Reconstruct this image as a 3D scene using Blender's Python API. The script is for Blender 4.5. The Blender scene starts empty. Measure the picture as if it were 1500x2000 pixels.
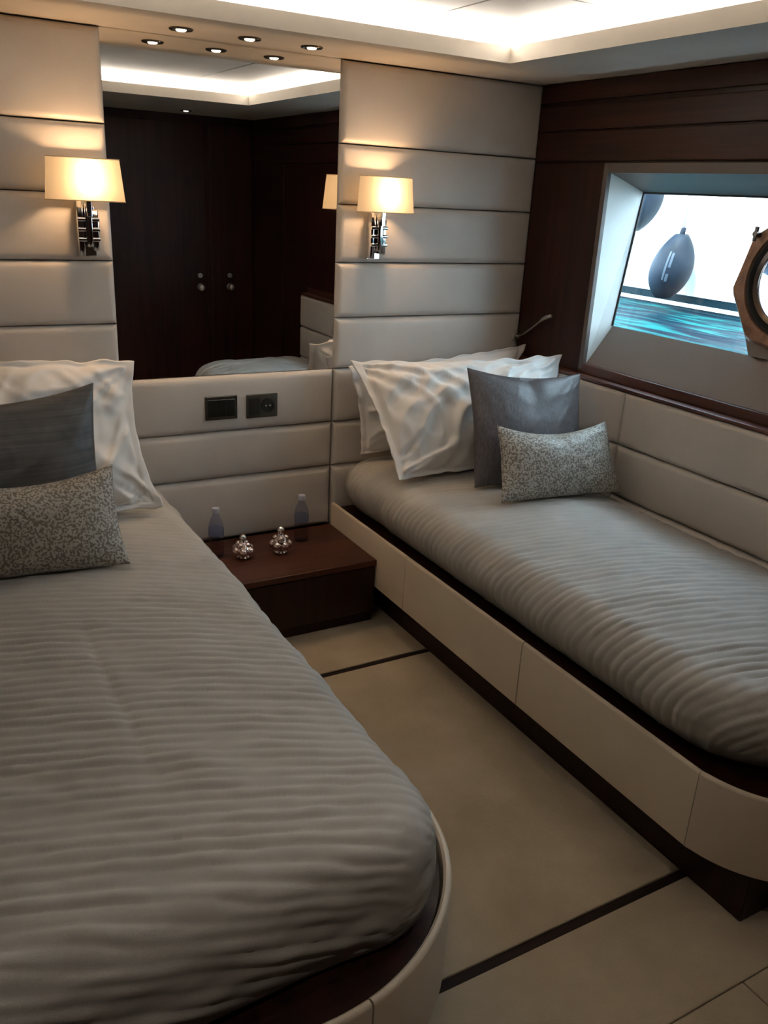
import bpy, bmesh, math, random
from mathutils import Vector, Matrix, noise
from math import sin, cos, pi, sqrt, radians

random.seed(7)
S = bpy.context.scene
COL = S.collection

# ------------------------------------------------------------------ camera
cd = bpy.data.cameras.new('camera')
cam = bpy.data.objects.new('camera', cd)
COL.objects.link(cam)
Fv = Vector((0.47184308, 0.80839528, -0.35193918))
Rv = Vector((0.87175835, -0.4874752, 0.04904399))
Uv = Vector((0.13191469, 0.32994698, 0.93473713))
M3 = Matrix((Rv, Uv, -Fv)).transposed()
cam.matrix_world = Matrix.Translation((-0.5901, -2.9364, 1.5550)) @ M3.to_4x4()
cd.sensor_fit = 'VERTICAL'
cd.sensor_height = 36.0
cd.lens = 1656.62 / 2000 * 36.0
cd.clip_start = 0.02
S.camera = cam

# ------------------------------------------------------------------ view
S.view_settings.view_transform = 'Standard'
S.view_settings.look = 'None'
S.view_settings.exposure = 0.0
S.view_settings.gamma = 1.0
S.view_settings.use_curve_mapping = False

# ------------------------------------------------------------------ world
W = bpy.data.worlds.new('sky')
S.world = W
W.use_nodes = True
bg = W.node_tree.nodes['Background']
bg.inputs[0].default_value = (0.67, 0.83, 1.0, 1)
bg.inputs[1].default_value = 16.0

def light(name, kind, loc, energy, color, **kw):
    d = bpy.data.lights.new(name, kind)
    d.energy = energy
    d.color = color
    rot = kw.pop('rot', (0, 0, 0))
    for k, v in kw.items():
        setattr(d, k, v)
    o = bpy.data.objects.new(name, d)
    COL.objects.link(o)
    o.location = loc
    o.rotation_euler = rot
    return o

# daylight on the neighbouring hull
light('sun', 'SUN', (2.6, 0, 6), 6.0, (0.95, 0.98, 1.0), angle=0.05,
      rot=Vector((0.55, 0.25, -0.80)).to_track_quat('-Z', 'Y').to_euler())

# coffer opening and LED strips lying in its trough, shining up
CX0, CX1, CY0, CY1 = -0.50, 1.315, -2.05, -0.350
HC = 1.98           # ceiling height
COVE = 13.0
for nm, loc, sx, sy in (
        ('cove_led_strip', ((CX0 + CX1) / 2, CY1 + 0.055, 2.036), CX1 - CX0 + 0.1, 0.03),
        ('cove_led_strip', ((CX0 + CX1) / 2, CY0 - 0.055, 2.036), CX1 - CX0 + 0.1, 0.03),
        ('cove_led_strip', (CX0 - 0.055, (CY0 + CY1) / 2, 2.036), 0.03, CY1 - CY0 + 0.1),
        ('cove_led_strip', (CX1 + 0.055, (CY0 + CY1) / 2, 2.036), 0.03, CY1 - CY0 + 0.1)):
    light(nm, 'AREA', loc, COVE * max(sx, sy) / 1.8, (1.0, 0.955, 0.90), rot=(pi, 0, 0),
          shape='RECTANGLE', size=sx, size_y=sy)

# ------------------------------------------------------------------ materials
MATS = {}
def mat(name, base, rough=0.5, metal=0.0, spec=0.5, build=None, **kw):
    m = bpy.data.materials.new(name)
    m.use_nodes = True
    nt = m.node_tree
    b = nt.nodes['Principled BSDF']
    b.inputs['Base Color'].default_value = (*base, 1)
    b.inputs['Roughness'].default_value = rough
    b.inputs['Metallic'].default_value = metal
    b.inputs['Specular IOR Level'].default_value = spec
    for k, v in kw.items():
        b.inputs[k].default_value = v
    if build:
        build(nt, b)
    MATS[name] = m
    return m

def N(nt, kind, **kw):
    n = nt.nodes.new(kind)
    for k, v in kw.items():
        if k.startswith('i_'):
            n.inputs[k[2:].replace('_', ' ')].default_value = v
        else:
            setattr(n, k, v)
    return n

def coords(nt, scale=(1, 1, 1)):
    tc = N(nt, 'ShaderNodeTexCoord')
    mp = N(nt, 'ShaderNodeMapping')
    mp.inputs['Scale'].default_value = scale
    nt.links.new(tc.outputs['Object'], mp.inputs['Vector'])
    return mp.outputs['Vector']

def ramp(nt, fac, stops):
    r = N(nt, 'ShaderNodeValToRGB')
    el = r.color_ramp.elements
    while len(el) < len(stops):
        el.new(0.5)
    for e, (p, c) in zip(el, stops):
        e.position = p
        e.color = (*c, 1)
    nt.links.new(fac, r.inputs[0])
    return r.outputs[0]

def bump(nt, b, h, strength, dist):
    bp = N(nt, 'ShaderNodeBump')
    bp.inputs['Strength'].default_value = strength
    bp.inputs['Distance'].default_value = dist
    nt.links.new(h, bp.inputs['Height'])
    nt.links.new(bp.outputs[0], b.inputs['Normal'])

def leather(c):
    def f(nt, b):
        v = coords(nt)
        n = N(nt, 'ShaderNodeTexNoise', i_Scale=5.0, i_Detail=3.0)
        nt.links.new(v, n.inputs['Vector'])
        col = ramp(nt, n.outputs[0], [(0.3, tuple(x * 0.95 for x in c)), (0.7, tuple(min(1, x * 1.05) for x in c))])
        nt.links.new(col, b.inputs['Base Color'])
        vo = N(nt, 'ShaderNodeTexVoronoi', i_Scale=420.0)
        nt.links.new(v, vo.inputs['Vector'])
        bump(nt, b, vo.outputs['Distance'], 0.12, 0.002)
    return f

def wood(dark, lightc, scale):
    def f(nt, b):
        v = coords(nt, scale)
        n = N(nt, 'ShaderNodeTexNoise', i_Scale=1.0, i_Detail=7.0, i_Roughness=0.6, i_Distortion=0.4)
        nt.links.new(v, n.inputs['Vector'])
        col = ramp(nt, n.outputs[0], [(0.32, dark), (0.72, lightc)])
        nt.links.new(col, b.inputs['Base Color'])
        bump(nt, b, n.outputs[0], 0.08, 0.002)
    return f

def carpet(nt, b):
    v = coords(nt)
    n = N(nt, 'ShaderNodeTexNoise', i_Scale=5.0, i_Detail=4.0)
    n2 = N(nt, 'ShaderNodeTexNoise', i_Scale=420.0, i_Detail=2.0)
    nt.links.new(v, n.inputs['Vector'])
    nt.links.new(v, n2.inputs['Vector'])
    mx = N(nt, 'ShaderNodeMath', operation='MULTIPLY_ADD')
    nt.links.new(n2.outputs[0], mx.inputs[0])
    mx.inputs[1].default_value = 0.5
    nt.links.new(n.outputs[0], mx.inputs[2])
    col = ramp(nt, mx.outputs[0], [(0.45, (0.35, 0.285, 0.20)), (1.0, (0.47, 0.39, 0.29))])
    nt.links.new(col, b.inputs['Base Color'])
    bump(nt, b, n2.outputs[0], 0.5, 0.004)

def fabric(c, amt=0.12, sc=700.0, bs=0.25):
    def f(nt, b):
        v = coords(nt)
        n = N(nt, 'ShaderNodeTexNoise', i_Scale=sc, i_Detail=2.0)
        n2 = N(nt, 'ShaderNodeTexNoise', i_Scale=7.0, i_Detail=3.0)
        nt.links.new(v, n.inputs['Vector'])
        nt.links.new(v, n2.inputs['Vector'])
        col = ramp(nt, n2.outputs[0], [(0.3, tuple(x * (1 - amt) for x in c)), (0.7, tuple(min(1, x * (1 + amt)) for x in c))])
        nt.links.new(col, b.inputs['Base Color'])
        bump(nt, b, n.outputs[0], bs, 0.002)
    return f

def silk(c1, c2, scale):
    def f(nt, b):
        v = coords(nt, scale)
        n = N(nt, 'ShaderNodeTexNoise', i_Scale=1.0, i_Detail=3.0)
        nt.links.new(v, n.inputs['Vector'])
        col = ramp(nt, n.outputs[0], [(0.3, c1), (0.7, c2)])
        nt.links.new(col, b.inputs['Base Color'])
        bump(nt, b, n.outputs[0], 0.3, 0.002)
    return f

def speckle(c1, c2):
    def f(nt, b):
        v = coords(nt)
        n = N(nt, 'ShaderNodeTexNoise', i_Scale=165.0, i_Detail=0.5, i_Distortion=0.3)
        nt.links.new(v, n.inputs['Vector'])
        col = ramp(nt, n.outputs[0], [(0.44, c1), (0.54, c2)])
        nt.links.new(col, b.inputs['Base Color'])
        bump(nt, b, n.outputs[0], 0.3, 0.003)
    return f

CREAM = (0.565, 0.515, 0.46)
mat('leather', CREAM, 0.42, build=leather(CREAM))
mat('bed_leather', (0.58, 0.48, 0.36), 0.5, build=leather((0.58, 0.48, 0.36)))
mat('dark_wood', (0.02, 0.01, 0.008), 0.36, spec=0.3, build=wood((0.010, 0.0033, 0.0023), (0.032, 0.009, 0.006), (40, 40, 1.5)))
mat('wall_wood', (0.03, 0.012, 0.01), 0.40, spec=0.28, build=wood((0.015, 0.0045, 0.003), (0.045, 0.0125, 0.0085), (30, 30, 1.2)))
mat('band_wood', (0.03, 0.012, 0.01), 0.40, spec=0.28, build=wood((0.018, 0.0055, 0.004), (0.052, 0.0145, 0.010), (30, 1.2, 30)))
mat('ledge_wood', (0.05, 0.02, 0.013), 0.4, build=wood((0.055, 0.020, 0.013), (0.13, 0.05, 0.034), (40, 2, 40)))
mat('table_wood', (0.07, 0.025, 0.015), 0.34, spec=0.3, build=wood((0.030, 0.009, 0.005), (0.095, 0.028, 0.015), (2, 40, 40)))
mat('ceiling', (0.66, 0.60, 0.52), 0.5, build=leather((0.66, 0.60, 0.52)))
mat('cove_panel', (0.60, 0.57, 0.53), 0.45, build=leather((0.60, 0.57, 0.53)))
mat('carpet', (0.4, 0.33, 0.24), 0.95, spec=0.1, build=carpet)
mat('cover', (0.33, 0.305, 0.27), 0.62, spec=0.3, build=fabric((0.42, 0.395, 0.355), 0.07))
mat('linen', (0.80, 0.78, 0.75), 0.8, spec=0.2, build=fabric((0.80, 0.78, 0.75), 0.02, 500, 0.15))
mat('slate_silk', (0.06, 0.06, 0.06), 0.45, build=silk((0.045, 0.042, 0.040), (0.085, 0.080, 0.077), (4, 4, 160)))
mat('slate_silk_vertical', (0.10, 0.10, 0.105), 0.48, build=silk((0.064, 0.054, 0.055), (0.112, 0.096, 0.098), (160, 160, 4)))
mat('speckled', (0.3, 0.28, 0.22), 0.5, build=speckle((0.16, 0.135, 0.105), (0.40, 0.37, 0.315)))
mat('speckled_plain', (0.32, 0.31, 0.29), 0.5, build=fabric((0.31, 0.31, 0.29), 0.06))
mat('inlay', (0.012, 0.006, 0.005), 0.7, spec=0.2, build=wood((0.008, 0.004, 0.003), (0.02, 0.009, 0.007), (2, 40, 40)))
mat('chrome', (0.85, 0.84, 0.83), 0.08, 1.0)
mat('brushed', (0.62, 0.60, 0.57), 0.3, 1.0)
mat('rose_chrome', (0.85, 0.70, 0.66), 0.10, 1.0)
mat('dark_chrome', (0.10, 0.09, 0.08), 0.22, 0.8)
mat('black_glass', (0.008, 0.008, 0.008), 0.15)
mat('mirror', (0.90, 0.90, 0.89), 0.0, 1.0)
mat('taupe', (0.24, 0.20, 0.175), 0.55, build=leather((0.24, 0.20, 0.175)))
mat('reveal', (0.72, 0.74, 0.72), 0.45, build=leather((0.72, 0.74, 0.72)))
mat('casing', (0.12, 0.10, 0.09), 0.45, build=leather((0.12, 0.10, 0.09)))
mat('gasket', (0.01, 0.01, 0.01), 0.6)
mat('bronze', (0.30, 0.18, 0.12), 0.32, 0.35, build=wood((0.16, 0.09, 0.06), (0.36, 0.22, 0.15), (20, 20, 20)))
mat('gelcoat', (0.86, 0.86, 0.84), 0.25, build=fabric((0.86, 0.86, 0.84), 0.01, 20, 0.0))
mat('boot_stripe', (0.002, 0.012, 0.017), 0.5, spec=0.1)
mat('fender', (0.011, 0.017, 0.027), 0.5, spec=0.2, build=fabric((0.011, 0.017, 0.027), 0.45, 60, 0.2))
mat('fender_print', (0.05, 0.065, 0.085), 0.5)
mat('rope', (0.5, 0.5, 0.5), 0.8)
def waterb(nt, b):
    v = coords(nt, (3.0, 0.55, 1))
    n = N(nt, 'ShaderNodeTexNoise', i_Scale=4.0, i_Detail=5.0, i_Distortion=0.6)
    nt.links.new(v, n.inputs['Vector'])
    col = ramp(nt, n.outputs[0], [(0.40, (0.0, 0.006, 0.014)), (0.50, (0.0, 0.022, 0.030)), (0.64, (0.004, 0.090, 0.085))])
    nt.links.new(col, b.inputs['Base Color'])
    bump(nt, b, n.outputs[0], 0.5, 0.05)
mat('water', (0.0, 0.25, 0.28), 0.5, spec=0.03, build=waterb)

def mix_mat(name, fn):
    m = bpy.data.materials.new(name)
    m.use_nodes = True
    nt = m.node_tree
    nt.nodes.remove(nt.nodes['Principled BSDF'])
    fn(nt, nt.nodes['Material Output'])
    MATS[name] = m
def pane(tint, refl=1.45):
    def f(nt, out):
        t = N(nt, 'ShaderNodeBsdfTransparent')
        t.inputs[0].default_value = (*tint, 1)
        g = N(nt, 'ShaderNodeBsdfGlossy')
        g.inputs['Roughness'].default_value = 0.02
        lw = N(nt, 'ShaderNodeLayerWeight')
        pw = N(nt, 'ShaderNodeMath', operation='POWER')
        nt.links.new(lw.outputs['Facing'], pw.inputs[0])
        pw.inputs[1].default_value = 4.0
        fr = N(nt, 'ShaderNodeMath', operation='MULTIPLY_ADD')
        nt.links.new(pw.outputs[0], fr.inputs[0])
        fr.inputs[1].default_value = 0.8
        fr.inputs[2].default_value = ((refl - 1) / (refl + 1)) ** 2
        mx = N(nt, 'ShaderNodeMixShader')
        nt.links.new(fr.outputs[0], mx.inputs[0])
        nt.links.new(t.outputs[0], mx.inputs[1])
        nt.links.new(g.outputs[0], mx.inputs[2])
        nt.links.new(mx.outputs[0], out.inputs[0])
    return f
mix_mat('pane', pane((0.91, 0.98, 0.99)))
mix_mat('port_glass', pane((0.85, 0.85, 0.95), 1.6))
mix_mat('bottle_plastic', pane((0.78, 0.81, 0.90), 1.3))
def shade_f(nt, out):
    tr = N(nt, 'ShaderNodeBsdfTranslucent')
    tr.inputs[0].default_value = (0.62, 0.54, 0.40, 1)
    di = N(nt, 'ShaderNodeBsdfDiffuse')
    di.inputs[0].default_value = (0.80, 0.72, 0.58, 1)
    mx = N(nt, 'ShaderNodeMixShader')
    mx.inputs[0].default_value = 0.45
    nt.links.new(tr.outputs[0], mx.inputs[1])
    nt.links.new(di.outputs[0], mx.inputs[2])
    nt.links.new(mx.outputs[0], out.inputs[0])
mix_mat('shade', shade_f)
def emit(c, s):
    def f(nt, out):
        e = N(nt, 'ShaderNodeEmission')
        e.inputs[0].default_value = (*c, 1)
        e.inputs[1].default_value = s
        nt.links.new(e.outputs[0], out.inputs[0])
    return f
mix_mat('lens', emit((1.0, 0.86, 0.66), 9.0))

# ------------------------------------------------------------------ mesh helpers
def link(name, me, m, parent=None, smooth=None):
    o = bpy.data.objects.new(name, me)
    COL.objects.link(o)
    if m:
        me.materials.clear()
        me.materials.append(MATS[m])
    if smooth is not None:
        for p in me.polygons:
            p.use_smooth = True
        if smooth < 3:
            me.set_sharp_from_angle(angle=smooth)
    if parent:
        o.parent = parent
        o.matrix_parent_inverse = parent.matrix_basis.inverted()
    return o

def obj(name, bm, m, parent=None, smooth=None):
    me = bpy.data.meshes.new(name)
    bmesh.ops.recalc_face_normals(bm, faces=bm.faces)
    bm.to_mesh(me)
    bm.free()
    return link(name, me, m, parent, smooth)

def tag(o, label=None, cat=None, group=None, kind=None):
    if label: o['label'] = label
    if cat: o['category'] = cat
    if group: o['group'] = group
    if kind: o['kind'] = kind
    return o

def thing(name, loc, label, cat, group=None):
    o = bpy.data.objects.new(name, None)
    o.empty_display_size = 0.05
    o.location = loc
    COL.objects.link(o)
    return tag(o, label, cat, group)

def add_box(bm, x0, x1, y0, y1, z0, z1, bev=0.0, seg=2):
    b2 = bmesh.new()
    vs = [b2.verts.new((x, y, z)) for x in (x0, x1) for y in (y0, y1) for z in (z0, z1)]
    for f in ((0, 1, 3, 2), (4, 6, 7, 5), (0, 4, 5, 1), (2, 3, 7, 6), (0, 2, 6, 4), (1, 5, 7, 3)):
        b2.faces.new([vs[i] for i in f])
    if bev > 0:
        bmesh.ops.bevel(b2, geom=b2.edges[:], offset=bev, segments=seg, affect='EDGES', profile=0.5)
    me = bpy.data.meshes.new('tmp')
    b2.to_mesh(me)
    b2.free()
    bm.from_mesh(me)
    bpy.data.meshes.remove(me)
    return bm

def box(*a, **k):
    return add_box(bmesh.new(), *a, **k)

def boxes(lst, bev=0.0):
    bm = bmesh.new()
    for b in lst:
        add_box(bm, *b, bev=bev)
    return bm

def add_tube(bm, pts, r, n=10, cap=True):
    """tube along a polyline; r a number or a list"""
    pts = [Vector(p) for p in pts]
    rs = r if isinstance(r, (list, tuple)) else [r] * len(pts)
    rings = []
    up = Vector((0.13, 0.21, 0.97)).normalized()
    for i, p in enumerate(pts):
        t = (pts[min(i + 1, len(pts) - 1)] - pts[max(i - 1, 0)]).normalized()
        a = t.cross(up)
        if a.length < 1e-3:
            a = t.cross(Vector((1, 0, 0)))
        a.normalize()
        b = t.cross(a)
        rings.append([bm.verts.new(p + (a * cos(2 * pi * k / n) + b * sin(2 * pi * k / n)) * rs[i]) for k in range(n)])
    for q, w in zip(rings, rings[1:]):
        for k in range(n):
            bm.faces.new((q[k], q[(k + 1) % n], w[(k + 1) % n], w[k]))
    if cap:
        bm.faces.new(rings[0])
        bm.faces.new(rings[-1])
    return bm

def add_lathe(bm, prof, c=(0, 0, 0), n=24, lobes=0, lobe_amp=0.0):
    rings = []
    for r, z in prof:
        ring = []
        for k in range(n):
            a = 2 * pi * k / n
            rr = r * (1 + lobe_amp * abs(cos(a * lobes / 2)) if lobes else 1)
            ring.append(bm.verts.new((c[0] + rr * cos(a), c[1] + rr * sin(a), c[2] + z)))
        rings.append(ring)
    for q, w in zip(rings, rings[1:]):
        for k in range(n):
            bm.faces.new((q[k], q[(k + 1) % n], w[(k + 1) % n], w[k]))
    bm.faces.new(rings[0])
    bm.faces.new(rings[-1])
    return bm

def add_sphere(bm, c, r, sc=(1, 1, 1), u=14, v=10):
    mt = Matrix.Translation(c) @ Matrix.Diagonal((sc[0], sc[1], sc[2], 1))
    bmesh.ops.create_uvsphere(bm, u_segments=u, v_segments=v, radius=r, matrix=mt)
    return bm

def samples(a, b, r, n_edge, n_mid):
    """coordinates from a to b, dense within r of both ends"""
    r = min(r, (b - a) / 2.01)
    e = [r * (1 - cos(pi / 2 * i / n_edge)) for i in range(n_edge + 1)]
    mid = [a + r + (b - a - 2 * r) * i / n_mid for i in range(1, n_mid)]
    return [a + x for x in e] + mid + [b - x for x in reversed(e)]

def padded(a0, a1, z0, z1, depth, r, place, puff=0.0):
    """upholstered panel: front face a grid with rounded edges; place(a, z, d) gives the 3D point"""
    A = samples(a0, a1, r, 6, 14)
    Z = samples(z0, z1, r, 6, 8)
    bm = bmesh.new()
    g = []
    for a in A:
        row = []
        for z in Z:
            d = min(a - a0, a1 - a, z - z0, z1 - z)
            t = min(1.0, max(0.0, d / r))
            h = depth - r * 0.9 + 0.9 * r * sqrt(max(0, 1 - (1 - t) ** 2))
            uu = (a - a0) / (a1 - a0) * 2 - 1
            vv = (z - z0) / (z1 - z0) * 2 - 1
            h += puff * (1 - uu ** 4) * (1 - vv ** 2)
            row.append(bm.verts.new(place(a, z, h)))
        g.append(row)
    for i in range(len(A) - 1):
        for j in range(len(Z) - 1):
            bm.faces.new((g[i][j], g[i + 1][j], g[i + 1][j + 1], g[i][j + 1]))
    loop = [g[i][0] for i in range(len(A))] + [g[-1][j] for j in range(1, len(Z))] + \
           [g[i][-1] for i in range(len(A) - 2, -1, -1)] + [g[0][j] for j in range(len(Z) - 2, 0, -1)]
    lp = [(a, Z[0]) for a in A] + [(A[-1], z) for z in Z[1:]] + [(a, Z[-1]) for a in A[-2::-1]] + [(A[0], z) for z in Z[-2:0:-1]]
    back = [bm.verts.new(place(a, z, 0.0)) for a, z in lp]
    n = len(loop)
    for k in range(n):
        bm.faces.new((loop[k], loop[(k + 1) % n], back[(k + 1) % n], back[k]))
    bm.faces.new(back)
    return bm

def sweep(path, prof, closed_caps=True):
    """profile (offset to the left of the path, z) swept along a 2D path"""
    bm = bmesh.new()
    P = [Vector((x, y, 0)) for x, y in path]
    rings = []
    for i, p in enumerate(P):
        t = (P[min(i + 1, len(P) - 1)] - P[max(i - 1, 0)]).normalized()
        nrm = Vector((-t.y, t.x, 0))
        rings.append([bm.verts.new(p + nrm * o + Vector((0, 0, z))) for o, z in prof])
    m = len(prof)
    for q, w in zip(rings, rings[1:]):
        for k in range(m):
            bm.faces.new((q[k], q[(k + 1) % m], w[(k + 1) % m], w[k]))
    bm.faces.new(rings[0])
    bm.faces.new(rings[-1])
    return bm

def prism(poly, z0, z1):
    bm = bmesh.new()
    lo = [bm.verts.new((x, y, z0)) for x, y in poly]
    hi = [bm.verts.new((x, y, z1)) for x, y in poly]
    n = len(poly)
    for k in range(n):
        bm.faces.new((lo[k], lo[(k + 1) % n], hi[(k + 1) % n], hi[k]))
    bm.faces.new(lo)
    bm.faces.new(hi)
    return bm

# ------------------------------------------------------------------ geometry constants
XL, XR = -0.87, 1.757            # side walls
YF, YB = -3.12, 0.06             # wall behind the camera, wall of the mirror
MX0, MX1 = 0.055, 0.869          # mirror edges
PX_R, PX_L = 0.870, 0.255        # side panels of the right and left bed
ZT, ZB = 0.356, 0.141            # bed panel top and bottom
ZN = 0.2626                      # nightstand top
TOP = 0.550                      # top of the bedding at its edge

# ------------------------------------------------------------------ floor
fl = tag(obj('floor', box(XL - 0.1, XR + 0.1, YF - 0.1, YB + 0.1, -0.10, -0.012), 'dark_wood'), kind='structure')
Y1, Y2, SWD = -0.671, -1.881, 0.013
def carpet_piece(x0, x1, y0, y1):
    obj('carpet_panel', box(x0, x1, y0, y1, -0.012, 0.0, bev=0.003), 'carpet', fl)
carpet_piece(-0.86, 1.75, Y1 + SWD, -0.02)
carpet_piece(-0.86, 1.75, Y2 + SWD, Y1 - SWD)
carpet_piece(-0.86, 1.75, -2.166, Y2 - SWD)
carpet_piece(-0.86, 0.815, YF, -2.168)
carpet_piece(0.818, 1.75, YF, -2.168)
for y in (Y1, Y2):
    obj('inlay_strip', box(-0.86, 1.75, y - SWD, y + SWD, -0.012, -0.006), 'inlay', fl)

# ------------------------------------------------------------------ ceiling with lit coffer
TR = 0.11
cl = tag(obj('ceiling', boxes([
    (XL - 0.1, XR + 0.16, CY1, YB + 0.1, HC, 2.03),
    (XL - 0.1, XR + 0.16, YF - 0.1, CY0, HC, 2.03),
    (XL - 0.1, CX0, CY0, CY1, HC, 2.03),
    (CX1, XR + 0.16, CY0, CY1, HC, 2.03),
    (XL - 0.1, XR + 0.16, CY1 + TR, YB + 0.1, 2.03, 2.14),
    (XL - 0.1, XR + 0.16, YF - 0.1, CY0 - TR, 2.03, 2.14),
    (XL - 0.1, CX0 - TR, CY0 - TR, CY1 + TR, 2.03, 2.14),
    (CX1 + TR, XR + 0.16, CY0 - TR, CY1 + TR, 2.03, 2.14),
    (XL - 0.1, XR + 0.16, YF - 0.1, YB + 0.1, 2.14, 2.2)]), 'ceiling'), kind='structure')
JX, JY = 0.99, -0.83
for x0, x1 in ((CX0 - TR, JX - 0.003), (JX + 0.003, CX1 + TR)):
    for y0, y1 in ((CY0 - TR, JY - 0.003), (JY + 0.003, CY1 + TR)):
        obj('coffer_panel', box(x0, x1, y0, y1, 2.078, 2.135, bev=0.002), 'cove_panel', cl)

# ------------------------------------------------------------------ mirror wall
wb = tag(obj('wall_back', box(XL - 0.1, XR + 0.1, YB, YB + 0.1, -0.1, 2.14), 'casing'), kind='structure')
rows = [0.02, 0.262, 0.512, 0.6935, 0.905, 1.0993, 1.303, 1.5076, 1.712, 1.979]
pl_back = lambda a, z, d: (a, YB - d, z)
G = 0.0012
for (x0, x1) in ((XL, MX0), (MX1, XR - 0.003)):
    for z0, z1 in zip(rows, rows[1:]):
        obj('padded_panel', padded(x0, x1, z0 + G, z1 - G, 0.062, 0.022, pl_back, 0.004), 'leather', wb, 3.2)
for z0, z1 in zip(rows[1:4], rows[2:5]):
    obj('padded_panel', padded(MX0 + 0.003, MX1 - 0.003, z0 + G, z1 - G, 0.060, 0.024, pl_back, 0.006), 'leather', wb, 3.2)
mr = thing('wall_mirror', (0.462, 0.05, 0.905), 'tall frameless wall mirror between the two padded headboards', 'mirror')
obj('mirror_glass', box(MX0 + 0.001, MX1 - 0.001, 0.018, 0.058, 0.906, 1.979), 'mirror', mr)

# ------------------------------------------------------------------ right wall with the window
WY0, WY1, WZ0, WZ1 = -1.725, -0.43, 0.966, 1.662       # opening in the room-side face
XO = XR + 0.09
wr = tag(obj('wall_right', boxes([
    (XR, XO, WY1 + 0.012, YB + 0.1, -0.1, 2.03),
    (XR, XO, YF - 0.1, WY0 - 0.012, -0.1, 2.03),
    (XR, XO, WY0 - 0.012, WY1 + 0.012, -0.1, WZ0 - 0.012),
    (XR, XO, WY0 - 0.012, WY1 + 0.012, WZ1 + 0.012, 2.03)]), 'dark_wood'), kind='structure')
def wpanel(y0, y1, z0, z1, m='wall_wood'):
    obj('wood_panel', box(XR - 0.014, XR, y0, y1, z0, z1, bev=0.003), m, wr)
wpanel(-0.405, -0.003, 0.90, 1.697)
wpanel(-1.5, -0.003, 1.703, 1.806, 'band_wood')
wpanel(-3.11, -1.506, 1.703, 1.806, 'band_wood')
wpanel(-1.5, -0.003, 1.812, 1.896, 'band_wood')
wpanel(-3.11, -1.506, 1.812, 1.896, 'band_wood')
wpanel(-1.5, -0.003, 1.912, 1.978, 'band_wood')
wpanel(-3.11, -1.506, 1.912, 1.978, 'band_wood')
wpanel(-2.55, -1.752, 0.02, 1.697)
wpanel(-3.11, -2.556, 0.02, 1.697)

win = tag(obj('window_1', boxes([
    (XR - 0.018, XR + 0.002, WY1, WY1 + 0.022, WZ0 - 0.022, WZ1 + 0.034),
    (XR - 0.018, XR + 0.002, WY0 - 0.022, WY0, WZ0 - 0.022, WZ1 + 0.034),
    (XR - 0.018, XR + 0.002, WY0, WY1, WZ1, WZ1 + 0.034)], bev=0.002), 'casing'), kind='structure')
# glass plane leans outwards with the hull
GB, GT = (1.850, 1.112), (1.915, 1.602)
GY0, GY1 = -1.705, -0.452
def slab(q, th):
    """thick quad: q four points, pushed back by th along its normal"""
    q = [Vector(p) for p in q]
    n = (q[1] - q[0]).cross(q[3] - q[0]).normalized() * th
    bm = bmesh.new()
    a = [bm.verts.new(p) for p in q]
    b = [bm.verts.new(p + n) for p in q]
    bm.faces.new(a)
    bm.faces.new(b[::-1])
    for k in range(4):
        bm.faces.new((a[k], b[k], b[(k + 1) % 4], a[(k + 1) % 4]))
    return bm
o = obj('sill_panel', slab([(XR, WY1, WZ0), (XR, WY0, WZ0), (GB[0], GY0, GB[1]), (GB[0], GY1, GB[1])], -0.012), 'taupe', win)
o['label'] = 'sloping taupe sill panel'
obj('reveal', slab([(XR, WY1, WZ0), (GB[0], GY1, GB[1]), (GT[0], GY1, GT[1]), (XR, WY1, WZ1)], -0.010), 'reveal', win)
obj('reveal', slab([(XR, WY0, WZ0), (GB[0], GY0, GB[1]), (GT[0], GY0, GT[1]), (XR, WY0, WZ1)], 0.010), 'reveal', win)
obj('reveal', slab([(XR, WY1, WZ1), (GT[0], GY1, GT[1]), (GT[0], GY0, GT[1]), (XR, WY0, WZ1)], -0.010), 'casing', win)
def gp(y, s, off=0.0):
    """point on the leaning glass plane, s from 0 (bottom) to 1 (top)"""
    d = Vector((GT[0] - GB[0], 0, GT[1] - GB[1]))
    n = Vector((-d.z, 0, d.x)).normalized()
    return Vector((GB[0], y, GB[1])) + d * s + n * off
obj('glass_pane', slab([gp(-1.02, 0), gp(GY1, 0), gp(GY1, 1), gp(-1.02, 1)], 0.006), 'pane', win)
obj('glass_pane', slab([gp(GY0, 0), gp(-1.40, 0), gp(-1.40, 1), gp(GY0, 1)], 0.006), 'pane', win)
bmg = bmesh.new()
for a, b in (((GY1, 0), (GY1, 1)), ((GY1, 1), (GY0, 1)), ((GY0, 1), (GY0, 0))):
    add_tube(bmg, [gp(a[0], a[1], 0.003), gp(b[0], b[1], 0.003)], 0.0045, 6)
obj('gasket', bmg, 'gasket', win)

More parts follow.
